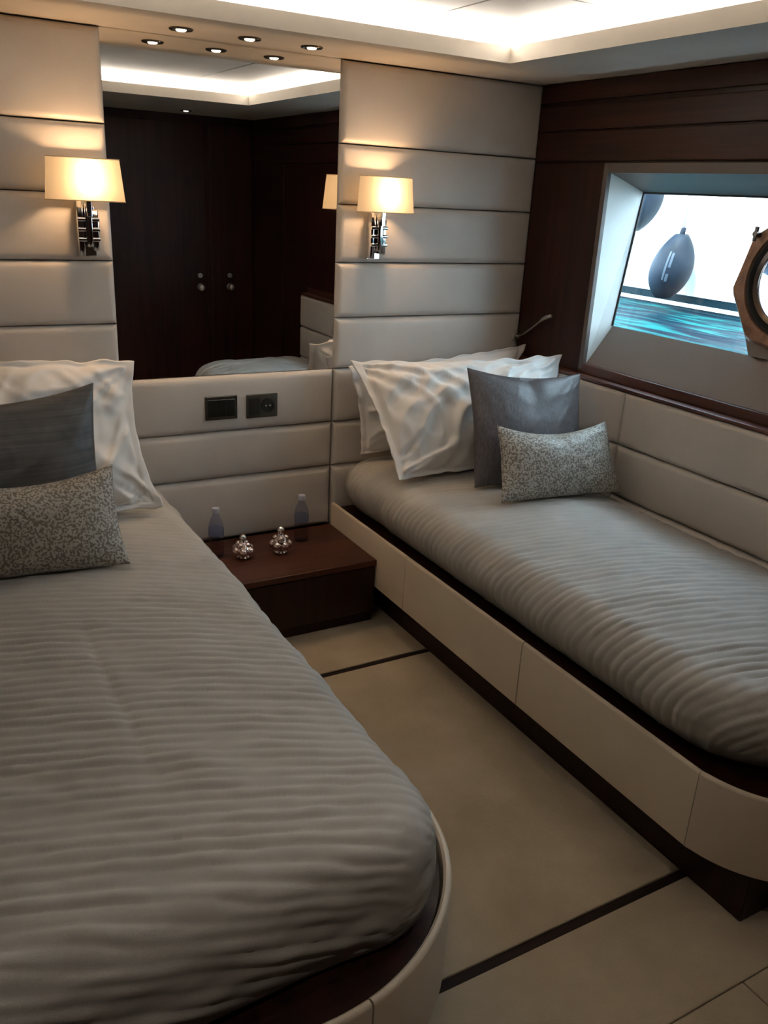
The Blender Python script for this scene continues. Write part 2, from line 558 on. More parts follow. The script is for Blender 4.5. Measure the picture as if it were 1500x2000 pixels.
# porthole with octagonal surround in the middle of the window
PCY, PCS, PRO, PRI = -1.212, 0.50, 0.236, 0.168
ph = thing('porthole', gp(PCY, 0, 0.02), 'round opening porthole with octagonal bronze surround in the window', 'porthole')
gd = Vector((GT[0] - GB[0], 0, GT[1] - GB[1])).normalized()
gn = Vector((-gd.z, 0, gd.x)).normalized()
pc = gp(PCY, PCS)
def pp(ang, r, off):
    return pc + Vector((0, 1, 0)) * (r * cos(ang)) + gd * (r * sin(ang)) + gn * off
def ringmesh(fo, fi, off0, off1, n=64):
    """flat ring between outline functions fo and fi (angle -> radius)"""
    bm = bmesh.new()
    R = []
    for k in range(n):
        a = 2 * pi * k / n
        R.append([bm.verts.new(pp(a, r, o)) for r, o in ((fo(a), off0), (fo(a), off1 * 0.7), (fo(a) - 0.012, off1), (fi(a) + 0.006, off1), (fi(a), off1 * 0.8), (fi(a), off0))])
    for k in range(n):
        q, w = R[k], R[(k + 1) % n]
        for j in range(6):
            bm.faces.new((q[j], q[(j + 1) % 6], w[(j + 1) % 6], w[j]))
    return bm
def octr(a):
    s = pi / 4
    b = (a + radians(13)) % s - s / 2
    return PRO * cos(s / 2) / cos(b)
obj('surround', ringmesh(octr, lambda a: PRI + 0.004, -0.02, 0.050), 'bronze', ph, 0.6)
obj('gasket', ringmesh(lambda a: PRI + 0.010, lambda a: PRI - 0.010, 0.0, 0.053), 'gasket', ph, 0.6)
obj('chrome_ring', ringmesh(lambda a: PRI - 0.006, lambda a: PRI - 0.040, -0.01, 0.046), 'chrome', ph, 0.6)
bmd = bmesh.new()
for o0 in (0.004, 0.012):
    bmd.faces.new([bmd.verts.new(pp(2 * pi * k / 48, PRI - 0.038, o0)) for k in range(48)])
obj('glass_disc', bmd, 'port_glass', ph)
def clamp(ang):
    bm = bmesh.new()
    c0 = pp(ang, PRO * 0.90, 0.045)
    add_tube(bm, [c0, c0 + gn * 0.030], 0.009, 10)
    add_tube(bm, [c0 + gn * 0.024 - gd * 0.022, c0 + gn * 0.024 + gd * 0.022], [0.006, 0.007], 8)
    obj('clamp_screw', bm, 'dark_chrome', ph, 0.6)
clamp(radians(36))
# opaque infill either side of the surround, carrying it between the two panes
bmi = bmesh.new()
octo = [(octr(2 * pi * k / 64) * 0.98, 2 * pi * k / 64) for k in range(64)]
def infill(sgn):
    poly = [(PCY + r * cos(a), PCS + r * sin(a) / (Vector((GT[0]-GB[0], 0, GT[1]-GB[1])).length)) for r, a in octo if sgn * sin(a) >= -0.02]
    poly.sort(key=lambda q: q[0])
    s1 = 0.0 if sgn < 0 else 1.0
    pts = [(y, s) for y, s in poly] + [(-1.0 - 0.1, s1), (-1.42, s1)]
    bm = bmesh.new()
    f = [bm.verts.new(gp(y, s, 0.018)) for y, s in pts]
    g2 = [bm.verts.new(gp(y, s, -0.012)) for y, s in pts]
    bm.faces.new(f); bm.faces.new(g2[::-1])
    n = len(f)
    for k in range(n):
        bm.faces.new((f[k], f[(k + 1) % n], g2[(k + 1) % n], g2[k]))
    return bm
obj('mullion', infill(-1), 'taupe', win)
obj('mullion', infill(1), 'pane', win)

# ------------------------------------------------------------------ other walls, doors
tag(obj('wall_left', box(XL - 0.1, XL, YF - 0.1, YB, -0.1, 2.03), 'wall_wood'), kind='structure')
wf = tag(obj('wall_front', box(XL, XR, YF - 0.1, YF, -0.1, 2.03), 'wall_wood'), kind='structure')
def door(n, x0, x1, hx):
    d = tag(obj('door_%d' % n, box(x0, x1, YF, YF + 0.018, 0.01, 1.93, bev=0.004), 'wall_wood'), kind='structure')
    h = bmesh.new()
    add_tube(h, [(hx, YF + 0.018, 0.86), (hx, YF + 0.026, 0.86)], 0.026, 16)
    add_tube(h, [(hx, YF + 0.026, 0.86), (hx, YF + 0.052, 0.86)], 0.009, 10)
    add_sphere(h, (hx, YF + 0.062, 0.86), 0.024, (1, 0.7, 1))
    obj('knob', h, 'brushed', d, 0.8)
    k = bmesh.new()
    add_tube(k, [(hx, YF + 0.018, 0.94), (hx, YF + 0.026, 0.94)], 0.017, 14)
    obj('lock', k, 'brushed', d, 0.8)
door(1, 0.55, 1.395, 1.34)
door(2, 1.425, 1.735, 1.56)

# ------------------------------------------------------------------ bedding surface
def ridge(x, ye, seed):
    lam = 0.0295
    w = 0.010 * noise.noise((x * 2.2 + seed, ye * 1.7, 3.1)) + 0.0035 * noise.noise((x * 9 + seed, ye * 7, 1.7))
    s = abs(sin(pi * (ye + 0.33 * x + w) / lam))        # quilting runs slightly askew
    a = 0.0076 * max(0.15, 0.72 + 0.75 * noise.noise((x * 9 + seed, (ye + 0.33 * x) * 22, 5.5)))
    h = a * (s ** 0.5)
    h += 0.0032 * noise.noise((x * 16, ye * 34, seed + 8))
    h += 0.006 * noise.noise((x * 2.4, ye * 2.1, seed))
    return h

def bedding(name, x0, x1, yf, yh, ztop, zbot, rc, R, seed, crown, taper, crease=None):
    """quilted cover: rc = corner radii (foot-left, foot-right, head-right, head-left); R edge rounding"""
    ax0, ax1, ay0, ay1 = x0 + R, x1 - R, yf + R, yh - R
    ny = int((ay1 - ay0) / 0.0037)
    nx = int((ax1 - ax0) / 0.010)
    rr = [max(0.004, r - R) for r in rc]
    def remap(x, y):
        for (cx, cy, sx, sy, r) in ((ax0, ay0, -1, -1, rr[0]), (ax1, ay0, 1, -1, rr[1]),
                                    (ax1, ay1, 1, 1, rr[2]), (ax0, ay1, -1, 1, rr[3])):
            ox, oy = cx - sx * r, cy - sy * r
            a, b = (x - ox) * sx / r, (y - oy) * sy / r
            if a > 0 and b > 0:
                a2, b2 = a * sqrt(1 - b * b / 2), b * sqrt(1 - a * a / 2)
                return ox + sx * r * a2, oy + sy * r * b2
        return x, y
    V, Fc = [], []
    idx = {}
    for j in range(ny + 1):
        for i in range(nx + 1):
            x, y = remap(ax0 + (ax1 - ax0) * i / nx, ay0 + (ay1 - ay0) * j / ny)
            u = 2 * i / nx - 1
            v = 2 * j / ny - 1
            z = ztop + crown * (1 - u * u) * (1 - v ** 6) + ridge(x, y, seed)
            if crease:
                cxx = crease + 0.02 * noise.noise((y * 2, 0, seed))
                z -= 0.004 * math.exp(-((x - cxx) / 0.012) ** 2) * max(0, min(1, (-0.95 - y) * 4)) * max(0, min(1, (y + 1.75) * 5))
            idx[i, j] = len(V)
            V.append((x, y, z))
    for j in range(ny):
        for i in range(nx):
            Fc.append((idx[i, j], idx[i + 1, j], idx[i + 1, j + 1], idx[i, j + 1]))
    loop = [(0, j) for j in range(ny, 0, -1)] + [(i, 0) for i in range(nx)] + \
           [(nx, j) for j in range(ny)] + [(i, ny) for i in range(nx, 0, -1)]
    L = [idx[q] for q in loop]
    n = len(L)
    P = [Vector(V[k]) for k in L]
    prev = L
    s_arc = 0.0
    prof = [(R * sin(t), R * (1 - cos(t)), t) for t in [pi / 2 * k / 26 for k in range(1, 27)]]
    nd = 24
    hz = ztop - R - zbot
    for k in range(1, nd + 1):
        q = k / nd
        prof.append((R + 0.010 * sin(pi * q) - taper * (1 - q) * 0 + taper * q, R + hz * q, pi / 2))
    prof.append((R + taper - 0.02, R + hz + 0.004, pi / 2))
    for (of, dn, th) in prof:
        cur = []
        s_arc += 0.0
        for k in range(n):
            a, b = P[(k - 2) % n], P[(k + 2) % n]
            t = Vector((b.x - a.x, b.y - a.y, 0)).normalized()
            nr = Vector((t.y, -t.x, 0))
            arc = min(of, R) * 1.0 + max(0, dn - 0.3 * R)
            ye = P[k].y + nr.y * arc
            h = ridge(P[k].x + nr.x * arc, ye, seed) * (1 if dn < R + hz * 0.9 else 0.2)
            base = Vector((P[k].x, P[k].y, ztop - dn)) + nr * of
            fold = 0.008 * noise.noise((P[k].x * 5, P[k].y * 5, seed + 20)) * min(1, dn / 0.1)
            c = base + (nr * sin(th) + Vector((0, 0, cos(th)))) * h + nr * fold
            c.z = max(c.z, zbot)
            cur.append(len(V))
            V.append(tuple(c))
        for k in range(n):
            Fc.append((prev[k], prev[(k + 1) % n], cur[(k + 1) % n], cur[k]))
        prev = cur
    me = bpy.data.meshes.new(name)
    me.from_pydata(V, [], Fc)
    bm = bmesh.new()
    bm.from_mesh(me)
    bmesh.ops.recalc_face_normals(bm, faces=bm.faces)
    bm.to_mesh(me)
    bm.free()
    return link(name, me, 'cover', None, 3.2)

def arc(cx, cy, r, a0, a1, n):
    return [(cx + r * cos(radians(a0 + (a1 - a0) * k / n)), cy + r * sin(radians(a0 + (a1 - a0) * k / n))) for k in range(n + 1)]

def panel_prof(side, z0, z1, th=0.016):
    """cross-section of an upholstered bed panel, outer face at offset 0, thickness to the inside"""
    s = side
    return [(0, z0 + 0.006), (0, z1 - 0.008), (s * 0.003, z1 - 0.002), (s * 0.007, z1), (s * (th - 0.005), z1),
            (s * th, z1 - 0.005), (s * th, z0), (s * 0.006, z0)]

# right bed ---------------------------------------------------------------
bR = thing('bed', (1.3, -1.05, 0.0), 'built-in single bed with leather side panels under the window', 'bed')
FY_R, RA = -2.160, 0.27
ca = (PX_R + RA, FY_R + RA)
pathR = [[(PX_R, -0.002 - (0.601) * k / 4) for k in range(5)],
         [(PX_R, -0.605 - 0.663 * k / 4) for k in range(5)],
         [(PX_R, -1.272 - 0.648 * k / 4) for k in range(5)],
         [(PX_R, -1.924)] + arc(ca[0], ca[1], RA, 187, 270, 16) + [(1.30, FY_R)],
         [(1.304, FY_R), (1.50, FY_R), (1.686, FY_R)]]
pathR[3] = [(PX_R, -1.922), (PX_R + 0.002, -1.93)] + arc(ca[0], ca[1], RA, 190, 270, 16) + [(1.30, FY_R)]
for pth in pathR:
    obj('side_panel', sweep(pth, panel_prof(1, ZB, ZT)), 'bed_leather', bR, 0.7)
inner = [(PX_R + 0.022, -0.002), (PX_R + 0.022, ca[1])] + arc(ca[0], ca[1], RA - 0.022, 180, 270, 14) + [(1.686, FY_R + 0.022), (1.686, -0.002)]
obj('ledge', prism(inner, 0.30, 0.332), 'dark_wood', bR)
obj('mattress_base', prism([(0.965, -0.03), (0.965, -1.86)] + arc(1.145, -1.86, 0.18, 180, 270, 10) + [(1.62, -2.04), (1.62, -0.03)], 0.332, 0.351), 'dark_wood', bR)
obj('plinth', box(0.944, 1.686, -2.055, -0.002, 0.0, 0.30, bev=0.004), 'dark_wood', bR)
# left bed ---------------------------------------------------------------
bL = thing('bed', (-0.3, -1.05, 0.0), 'built-in single bed with leather side panels in the foreground, left', 'bed')
FY_L, RL = -2.108, 0.40
cl_ = (PX_L - RL, FY_L + RL)
th0 = 280
pathL = [[(PX_L, -0.002 - (0.601) * k / 4) for k in range(5)],
         [(PX_L, -0.605 - 0.663 * k / 4) for k in range(5)],
         [(PX_L, -1.272 - (cl_[1] * -1 - 1.272) * k / 4) for k in range(5)],
         [(PX_L, cl_[1] - 0.003)] + arc(cl_[0], cl_[1], RL, -1.5, -79.5, 22),
         arc(cl_[0], cl_[1], RL, -80.1, -90, 5) + [(-0.45, FY_L), (-0.85, FY_L)]]
for pth in pathL:
    obj('side_panel', sweep(pth, panel_prof(-1, ZB, ZT)), 'bed_leather', bL, 0.7)
innerL = [(PX_L - 0.022, -0.002), (PX_L - 0.022, cl_[1])] + arc(cl_[0], cl_[1], RL - 0.022, 0, -90, 16) + [(-0.86, FY_L + 0.022), (-0.86, -0.002)]
obj('ledge', prism(innerL, 0.30, 0.332), 'dark_wood', bL)
obj('plinth', prism([(0.190, -0.002), (0.190, cl_[1])] + arc(cl_[0], cl_[1], RL - 0.065, 0, -90, 16) + [(-0.86, FY_L + 0.065), (-0.86, -0.002)], 0.0, 0.30), 'dark_wood', bL)

# nightstand --------------------------------------------------------------
ns = thing('nightstand', (0.56, -0.2, 0.0), 'low dark wood nightstand fixed between the two beds', 'nightstand')
obj('top', box(PX_L + 0.002, PX_R - 0.002, -0.405, -0.002, ZN - 0.024, ZN, bev=0.003), 'table_wood', ns)
obj('body', box(PX_L + 0.002, PX_R - 0.002, -0.380, -0.002, 0.0, ZN - 0.024), 'dark_wood', ns)
obj('drawer_front', box(PX_L + 0.004, PX_R - 0.004, -0.398, -0.380, 0.045, ZN - 0.030, bev=0.003), 'dark_wood', ns)

cvL = bedding('quilted_bedspread', -0.835, 0.157, -2.014, -0.006, TOP, 0.336, (0.16, 0.155, 0.10, 0.10), 0.085, 3.0, 0.028, -0.016, crease=-0.30)
tag(cvL, 'grey quilted bedspread on the bed in the foreground, left', 'bedspread')
cvR = bedding('quilted_bedspread', 0.886, 1.672, -2.070, -0.006, TOP, 0.352, (0.27, 0.11, 0.11, 0.12), 0.100, 11.0, 0.024, -0.056)
tag(cvR, 'grey quilted bedspread on the bed under the window', 'bedspread')

# backrest along the right wall --------------------------------------------
br = thing('backrest', (1.72, -1.05, 0.56), 'cream leather backrest along the window side of the bed', 'backrest')
BX = XR - 0.016
pl_side = lambda a, z, d: (BX - d, a, z)
for (z0, z1) in ((0.345, 0.522), (0.526, 0.715), (0.719, 0.915)):
    for (y0, y1) in ((-0.712, -0.006), (-1.44, -0.716), (-2.15, -1.444)):
        obj('cushion_panel', padded(y0, y1, z0, z1, 0.050, 0.020, pl_side, 0.002), 'leather', br, 3.2)
tr = tag(obj('trim_1', box(XR - 0.062, XR + 0.0, -2.15, -0.004, 0.917, 0.930, bev=0.003), 'ledge_wood'), kind='structure')
obj('upstand', box(XR - 0.016, XR, -2.15, -0.405, 0.930, 0.965, bev=0.002), 'ledge_wood', tr)

# ------------------------------------------------------------------ pillows
def pillow(name, BL, BR, TR_, TL, T, m, seed, label, cat, group=None, pinch=(0.06, 0.08), flange=0.0,
           wr=0.004, ws=6.0, nu=84, nv=64, p=2.4, chop=0.0, zmin=None, back=0.85):
    BL, BR, TR_, TL = map(Vector, (BL, BR, TR_, TL))
    nrm = ((BR - BL).cross(TL - BL) + (TR_ - BR).cross(TR_ - TL) * 0.0).normalized()
    V, Fc = [], []
    def base(u, v):
        ue = u * (1 - pinch[0] * (1 - v * v))
        ve = v * (1 - (pinch[1] if v > 0 else 0.03) * (1 - u * u))
        a, b = (ue + 1) / 2, (ve + 1) / 2
        return BL * (1 - a) * (1 - b) + BR * a * (1 - b) + TR_ * a * b + TL * (1 - a) * b
    def thick(u, v):
        k = 1 - flange
        uu, vv = min(1, abs(u) / k), min(1, abs(v) / k)
        t = T * max(0, 1 - uu ** p) ** 0.62 * max(0, 1 - vv ** p) ** 0.62
        if chop:
            t -= chop * T * math.exp(-(u / 0.16) ** 2) * max(0, v) ** 1.5
        return max(t, 0.0) + 0.0022
    def wrinkle(u, v, s):
        du, dv = 1 - abs(u), 1 - abs(v)
        rad = math.atan2(dv + 0.05, du + 0.05)
        q = Vector((u * 2.0, v * 1.6, seed + s))
        wq = q + Vector((noise.noise(q * 0.9), noise.noise(q * 0.9 + Vector((7, 3, 1))), 0)) * 0.35
        def crease(ax, ay, k, off):
            a = abs(noise.noise(Vector((wq.x * ax + wq.y * ay, (wq.y * ax - wq.x * ay) * k, seed + s + off))))
            return (1 - min(1.0, a * 2.2)) ** 2
        b = noise.noise(Vector((rad * 5.0, (du + dv) * 1.2, seed + s + 4)))
        c = noise.noise(q * ws)
        d = noise.noise(q * 0.9)
        return wr * (1.1 * crease(0.9, -1.3, 0.22, 0) + 0.7 * crease(1.9, -1.4, 0.30, 5) + 0.6 * crease(2.0, 1.0, 0.3, 11) + 0.8 * b + 0.8 * d + 0.15 * c - 0.9)
    grid = {}
    for sgn in (1, -1):
        for j in range(nv + 1):
            for i in range(nu + 1):
                u = sin(pi / 2 * (2 * i / nu - 1)) * 0.5 + 0.5 * (2 * i / nu - 1)
                v = sin(pi / 2 * (2 * j / nv - 1)) * 0.5 + 0.5 * (2 * j / nv - 1)
                edge = i in (0, nu) or j in (0, nv)
                if edge and sgn < 0:
                    grid[sgn, i, j] = grid[1, i, j]
                    continue
                e = min(1 - abs(u), 1 - abs(v))
                mask = min(1, e / 0.10)
                t = 0 if edge else thick(u, v) * (1 if sgn > 0 else back)
                pnt = base(u, v) + nrm * (sgn * t)
                if not edge:
                    pnt += nrm * sgn * wrinkle(u, v, 0 if sgn > 0 else 9) * (0.25 + 0.75 * mask) * (1 if t > 0.004 else 0)
                if flange:
                    fm = max(0, (max(abs(u), abs(v)) - (1 - flange)) / flange)
                    pnt += nrm * fm * 0.020 * noise.noise((u * 4.0, v * 4.0, seed + 2))
                    pnt += Vector((0, 0, 1)) * fm * 0.012 * noise.noise((u * 6.0, v * 6.0, seed + 7))
                else:
                    pnt += nrm * 0.006 * noise.noise((u * 1.5, v * 1.5, seed + 3))
                if zmin is not None and pnt.z < zmin:
                    pnt.z = zmin + 0.004 * max(-1, (pnt.z - zmin) * 8)
                grid[sgn, i, j] = len(V)
                V.append(tuple(pnt))
        for j in range(nv):
            for i in range(nu):
                q = [grid[sgn, i, j], grid[sgn, i + 1, j], grid[sgn, i + 1, j + 1], grid[sgn, i, j + 1]]
                Fc.append(q if sgn > 0 else q[::-1])
    me = bpy.data.meshes.new(name)
    me.from_pydata(V, [], Fc)
    o = link(name, me, m, None, 3.2)
    return tag(o, label, cat, group)

ZP = TOP + 0.036
# right bed
pillow('pillow', (0.935, -0.115, ZP), (1.60, -0.11, ZP), (1.725, -0.090, 0.985), (0.885, -0.080, 0.93), 0.060, 'linen', 1.0,
       'white pillow standing behind the front pillow, bed under the window', 'pillow', flange=0.07, wr=0.005, zmin=ZP - 0.006)
pillow('pillow', (0.920, -0.445, ZP), (1.60, -0.46, ZP), (1.715, -0.335, 0.985), (0.850, -0.165, 0.972), 0.095, 'linen', 2.0,
       'white crumpled pillow behind the dark cushion, bed under the window', 'pillow', flange=0.07, wr=0.019, ws=6.0, zmin=ZP - 0.006, pinch=(0.05, 0.07))
pillow('cushion', (1.130, -0.620, ZP), (1.600, -0.655, ZP), (1.665, -0.505, 0.945), (1.172, -0.455, 0.985), 0.062, 'slate_silk_vertical', 3.0,
       'square dark grey cushion with chopped top, bed under the window', 'cushion', wr=0.002, chop=0.35, zmin=ZP - 0.006, pinch=(0.05, 0.14))
pillow('cushion', (1.124, -0.785, ZP), (1.612, -0.850, ZP), (1.622, -0.715, 0.815), (1.172, -0.655, 0.822), 0.058, 'speckled', 4.0,
       'small oblong speckled cushion in front, bed under the window', 'cushion', wr=0.002, chop=0.30, zmin=ZP - 0.006, pinch=(0.05, 0.30))
# left bed
pillow('pillow', (-0.64, -0.13, ZP), (0.035, -0.125, ZP), (0.02, -0.080, 0.99), (-0.70, -0.085, 1.00), 0.060, 'linen', 5.0,
       'white pillow at the back, bed in the foreground, left', 'pillow', flange=0.07, wr=0.005, zmin=ZP - 0.006)
pillow('pillow', (-0.63, -0.43, ZP), (0.075, -0.405, ZP), (0.048, -0.235, 1.020), (-0.72, -0.26, 1.035), 0.090, 'linen', 6.0,
       'white crumpled pillow behind the dark cushion, bed in the foreground, left', 'pillow', flange=0.07, wr=0.019, ws=6.0, zmin=ZP - 0.006, pinch=(0.10, -0.05))
pillow('cushion', (-0.62, -0.615, ZP), (-0.145, -0.61, ZP), (-0.128, -0.485, 1.015), (-0.62, -0.50, 0.985), 0.062, 'slate_silk', 7.0,
       'square dark grey cushion, bed in the foreground, left', 'cushion', wr=0.002, zmin=ZP - 0.006, pinch=(0.05, 0.13))
pillow('cushion', (-0.61, -0.765, ZP), (-0.125, -0.800, ZP), (-0.128, -0.665, 0.828), (-0.61, -0.65, 0.83), 0.060, 'speckled', 8.0,
       'small oblong speckled cushion in front, bed in the foreground, left', 'cushion', wr=0.002, zmin=ZP - 0.006, pinch=(0.05, 0.28))

# ------------------------------------------------------------------ wall sconces
def sconce(xc, label):
    s = thing('wall_sconce', (xc, 0.0, 1.30), label, 'lamp', 'sconces beside the mirror')
    # shade: tapered box open at top and bottom, its sides drawn in towards the wall
    bm = bmesh.new()
    zt, zb = 1.608, 1.488
    def corners(hw, hb, y0, y1, z):
        return [(xc - hw, y0, z), (xc + hw, y0, z), (xc + hb, y1, z), (xc - hb, y1, z)]
    clo, chi = corners(0.117, 0.066, -0.124, -0.030, zb), corners(0.106, 0.056, -0.118, -0.034, zt)
    NS = 8
    def outline(c):
        P = []
        for k in range(4):
            a, b = Vector(c[k]), Vector(c[(k + 1) % 4])
            P += [a.lerp(b, q / NS) for q in range(NS)]
        return P
    rows_ = [[bm.verts.new(a.lerp(b, q / 5)) for a, b in zip(outline(clo), outline(chi))] for q in range(6)]
    for lo, hi in zip(rows_, rows_[1:]):
        n = len(lo)
        for k in range(n):
            bm.faces.new((lo[k], lo[(k + 1) % n], hi[(k + 1) % n], hi[k]))
    sh = obj('shade', bm, 'shade', s)
    bm = bmesh.new()
    for c in (clo, chi):
        for k in range(4):
            add_tube(bm, [c[k], c[(k + 1) % 4]], 0.0016, 6)
    obj('shade_rim', bm, 'shade', sh)
    xb = xc + 0.016
    obj('back_plate', box(xb - 0.028, xb + 0.028, -0.014, 0.004, 1.318, 1.470, bev=0.003), 'chrome', s)
    obj('arm', boxes([(xb - 0.008, xb + 0.008, -0.080, -0.010, 1.440, 1.456), (xb - 0.008, xb + 0.008, -0.083, -0.067, 1.440, 1.520)], bev=0.002), 'chrome', s)
    for dx, z0, z1, y0 in ((-0.022, 1.322, 1.488, -0.050), (0.000, 1.350, 1.480, -0.066), (0.022, 1.338, 1.462, -0.050)):
        obj('block', box(xb + dx - 0.010, xb + dx + 0.010, y0, -0.012, z0, z1, bev=0.004), 'chrome', s, 0.5)
    for z in (1.372, 1.402, 1.432):
        obj('band', box(xb - 0.034, xb + 0.034, -0.060, -0.012, z - 0.006, z + 0.006, bev=0.003), 'chrome', s, 0.5)
    bb = add_lathe(bmesh.new(), [(0.006, 0), (0.010, 0.012), (0.016, 0.028), (0.014, 0.042), (0.005, 0.052)], (xb, -0.075, 1.520), 14)
    obj('bulb', bb, 'lens', s, 0.8)
    light('sconce_light', 'POINT', (xb, -0.080, 1.552), 11.0, (1.0, 0.61, 0.32), shadow_soft_size=0.02)
    return s
sconce(-0.043, 'chrome wall sconce with lit cream shade, left of the mirror')
sconce(0.994, 'chrome wall sconce with lit cream shade, right of the mirror')

# ------------------------------------------------------------------ downlights
def downlight(x, y, label, group, power, col=(1.0, 0.74, 0.48)):
    d = thing('downlight', (x, y, HC), label, 'downlight', group)
    bm = bmesh.new()
    prof = [(0.036, 0.0), (0.036, -0.003), (0.033, -0.005), (0.024, -0.004), (0.020, 0.0)]
    add_lathe(bm, prof, (x, y, HC), 28)
    obj('ring', bm, 'dark_chrome', d, 0.7)
    bm = bmesh.new()
    add_lathe(bm, [(0.004, -0.0085), (0.012, -0.0075), (0.016, -0.0042)], (x, y, HC), 20)
    obj('lens', bm, 'lens', d)
    light('downlight_beam', 'SPOT', (x, y, HC - 0.012), power, col, shadow_soft_size=0.015, spot_size=radians(95), spot_blend=0.8)
for x, lb in ((0.26, 'small recessed ceiling downlight above the mirror, leftmost of three'),
              (0.475, 'small recessed ceiling downlight above the mirror, middle of three'),
              (0.685, 'small recessed ceiling downlight above the mirror, rightmost of three')):
    downlight(x, -0.140, lb, 'downlights above the mirror', 3.0)
downlight(1.18, -2.80, 'small recessed ceiling downlight seen only in the mirror', None, 2.0)

downlight(0.20, -2.55, 'added fill light in the form of a ceiling downlight, over the gap between the bed ends', None, 7.5, (1.0, 0.88, 0.76))  # added fill, no known fitting here: brightens the left bed's foot
downlight(-0.40, -2.55, 'added fill light in the form of a ceiling downlight, over the foot of the bed in the foreground', None, 7.5, (1.0, 0.88, 0.76))  # second added fill, out of view, lifts the dark foot of the left bed

# ------------------------------------------------------------------ switch plates
def plate(x0, x1, z0, z1, label, kind):
    s = thing('switch_plate', ((x0 + x1) / 2, 0.0, z0), label, 'switch', 'switch plates')
    yf = -0.0045
    obj('frame', box(x0, x1, yf - 0.007, yf + 0.004, z0, z1, bev=0.002), 'dark_chrome', s)
    w = (x1 - x0 - 0.02)
    if kind == 0:
        for k in range(3):
            a = x0 + 0.010 + w * k / 3
            obj('rocker', box(a + 0.001, a + w / 3 - 0.001, yf - 0.010, yf - 0.006, z0 + 0.012, z1 - 0.012, bev=0.0015), 'black_glass', s)
    else:
        obj('rocker', box(x0 + 0.010, x0 + 0.010 + w * 0.42, yf - 0.010, yf - 0.006, z0 + 0.012, z1 - 0.012, bev=0.0015), 'black_glass', s)
        cx, cz = x0 + 0.010 + w * 0.72, (z0 + z1) / 2
        bm = bmesh.new()
        n = 24
        rings = [[bm.verts.new((cx + r * cos(2 * pi * k / n), y, cz + r * sin(2 * pi * k / n))) for k in range(n)]
                 for r, y in ((0.026, yf - 0.007), (0.026, yf - 0.011), (0.021, yf - 0.011), (0.020, yf - 0.0075))]
        for q, ww in zip(rings, rings[1:]):
            for k in range(n):
                bm.faces.new((q[k], q[(k + 1) % n], ww[(k + 1) % n], ww[k]))
        bm.faces.new(rings[-1])
        obj('socket', bm, 'black_glass', s, 0.5)
        for dx in (-0.008, 0.008):
            obj('socket_pin', add_tube(bmesh.new(), [(cx + dx, yf - 0.0070, cz), (cx + dx, yf - 0.0105, cz)], 0.003, 8), 'brushed', s)
plate(0.345, 0.468, 0.745, 0.833, 'black switch plate below the mirror, the left one', 0)
plate(0.503, 0.627, 0.741, 0.830, 'black switch plate with round socket below the mirror, the right one', 1)

# ------------------------------------------------------------------ bottles and ornaments on the nightstand
def bottle(x, y, label):
    b = thing('water_bottle', (x, y, ZN), label, 'bottle', 'water bottles on the nightstand')
    prof = [(0.020, 0.0), (0.027, 0.004), (0.028, 0.020), (0.0265, 0.030), (0.028, 0.040), (0.0265, 0.050), (0.028, 0.060), (0.0265, 0.070),
            (0.028, 0.080), (0.028, 0.112), (0.026, 0.128), (0.019, 0.148), (0.0125, 0.160), (0.0115, 0.172)]
    obj('body', add_lathe(bmesh.new(), prof, (x, y, ZN), 24), 'bottle_plastic', b, 0.9)
    obj('label_band', add_lathe(bmesh.new(), [(0.0284, 0.082), (0.0284, 0.110)], (x, y, ZN), 24), 'label_blue', b, 0.9)
    obj('cap', add_lathe(bmesh.new(), [(0.0135, 0.170), (0.0140, 0.172), (0.0140, 0.186), (0.012, 0.189)], (x, y, ZN), 20), 'cap', b, 0.9)
mix_mat('label_blue', pane((0.80, 0.84, 0.95), 1.2))
mat('cap', (0.42, 0.45, 0.55), 0.5)
bottle(0.335, -0.135, 'small clear water bottle at the left end of the nightstand')
bottle(0.684, -0.120, 'small clear water bottle at the right end of the nightstand')

def ornament(x, y, rot, label, tall):
    c = thing('ornament', (x, y, ZN), label, 'ornament', 'shiny ornaments on the nightstand')
    k = tall
    prof = [(0.018, 0.0), (0.024, 0.003), (0.020, 0.008), (0.026, 0.016), (0.035, 0.030 * k), (0.033, 0.042 * k), (0.022, 0.054 * k), (0.012, 0.062 * k), (0.010, 0.068 * k)]
    obj('body', add_lathe(bmesh.new(), prof, (x, y, ZN), 40), 'rose_chrome', c, 1.2)
    for q in range(6):
        a = rot + 2 * pi * q / 6
        bm = add_sphere(bmesh.new(), (x + 0.029 * cos(a), y + 0.029 * sin(a), ZN + 0.030 * k), 0.0155, (1, 1, 1.15))
        obj('lobe', bm, 'rose_chrome', c, 3.2)
    for q in range(4):
        a = rot + 0.5 + 2 * pi * q / 4
        bm = add_sphere(bmesh.new(), (x + 0.019 * cos(a), y + 0.019 * sin(a), ZN + 0.053 * k), 0.012)
        obj('lobe', bm, 'rose_chrome', c, 3.2)
    bm = add_sphere(bmesh.new(), (x, y, ZN + 0.080 * k), 0.0145, (1, 1, 1.1))
    obj('knob', bm, 'chrome', c, 3.2)
ornament(0.420, -0.185, 0.2, 'squat shiny metal ornament beside the left bottle', 0.95)
ornament(0.566, -0.195, 0.7, 'taller shiny metal ornament beside the right bottle', 1.12)

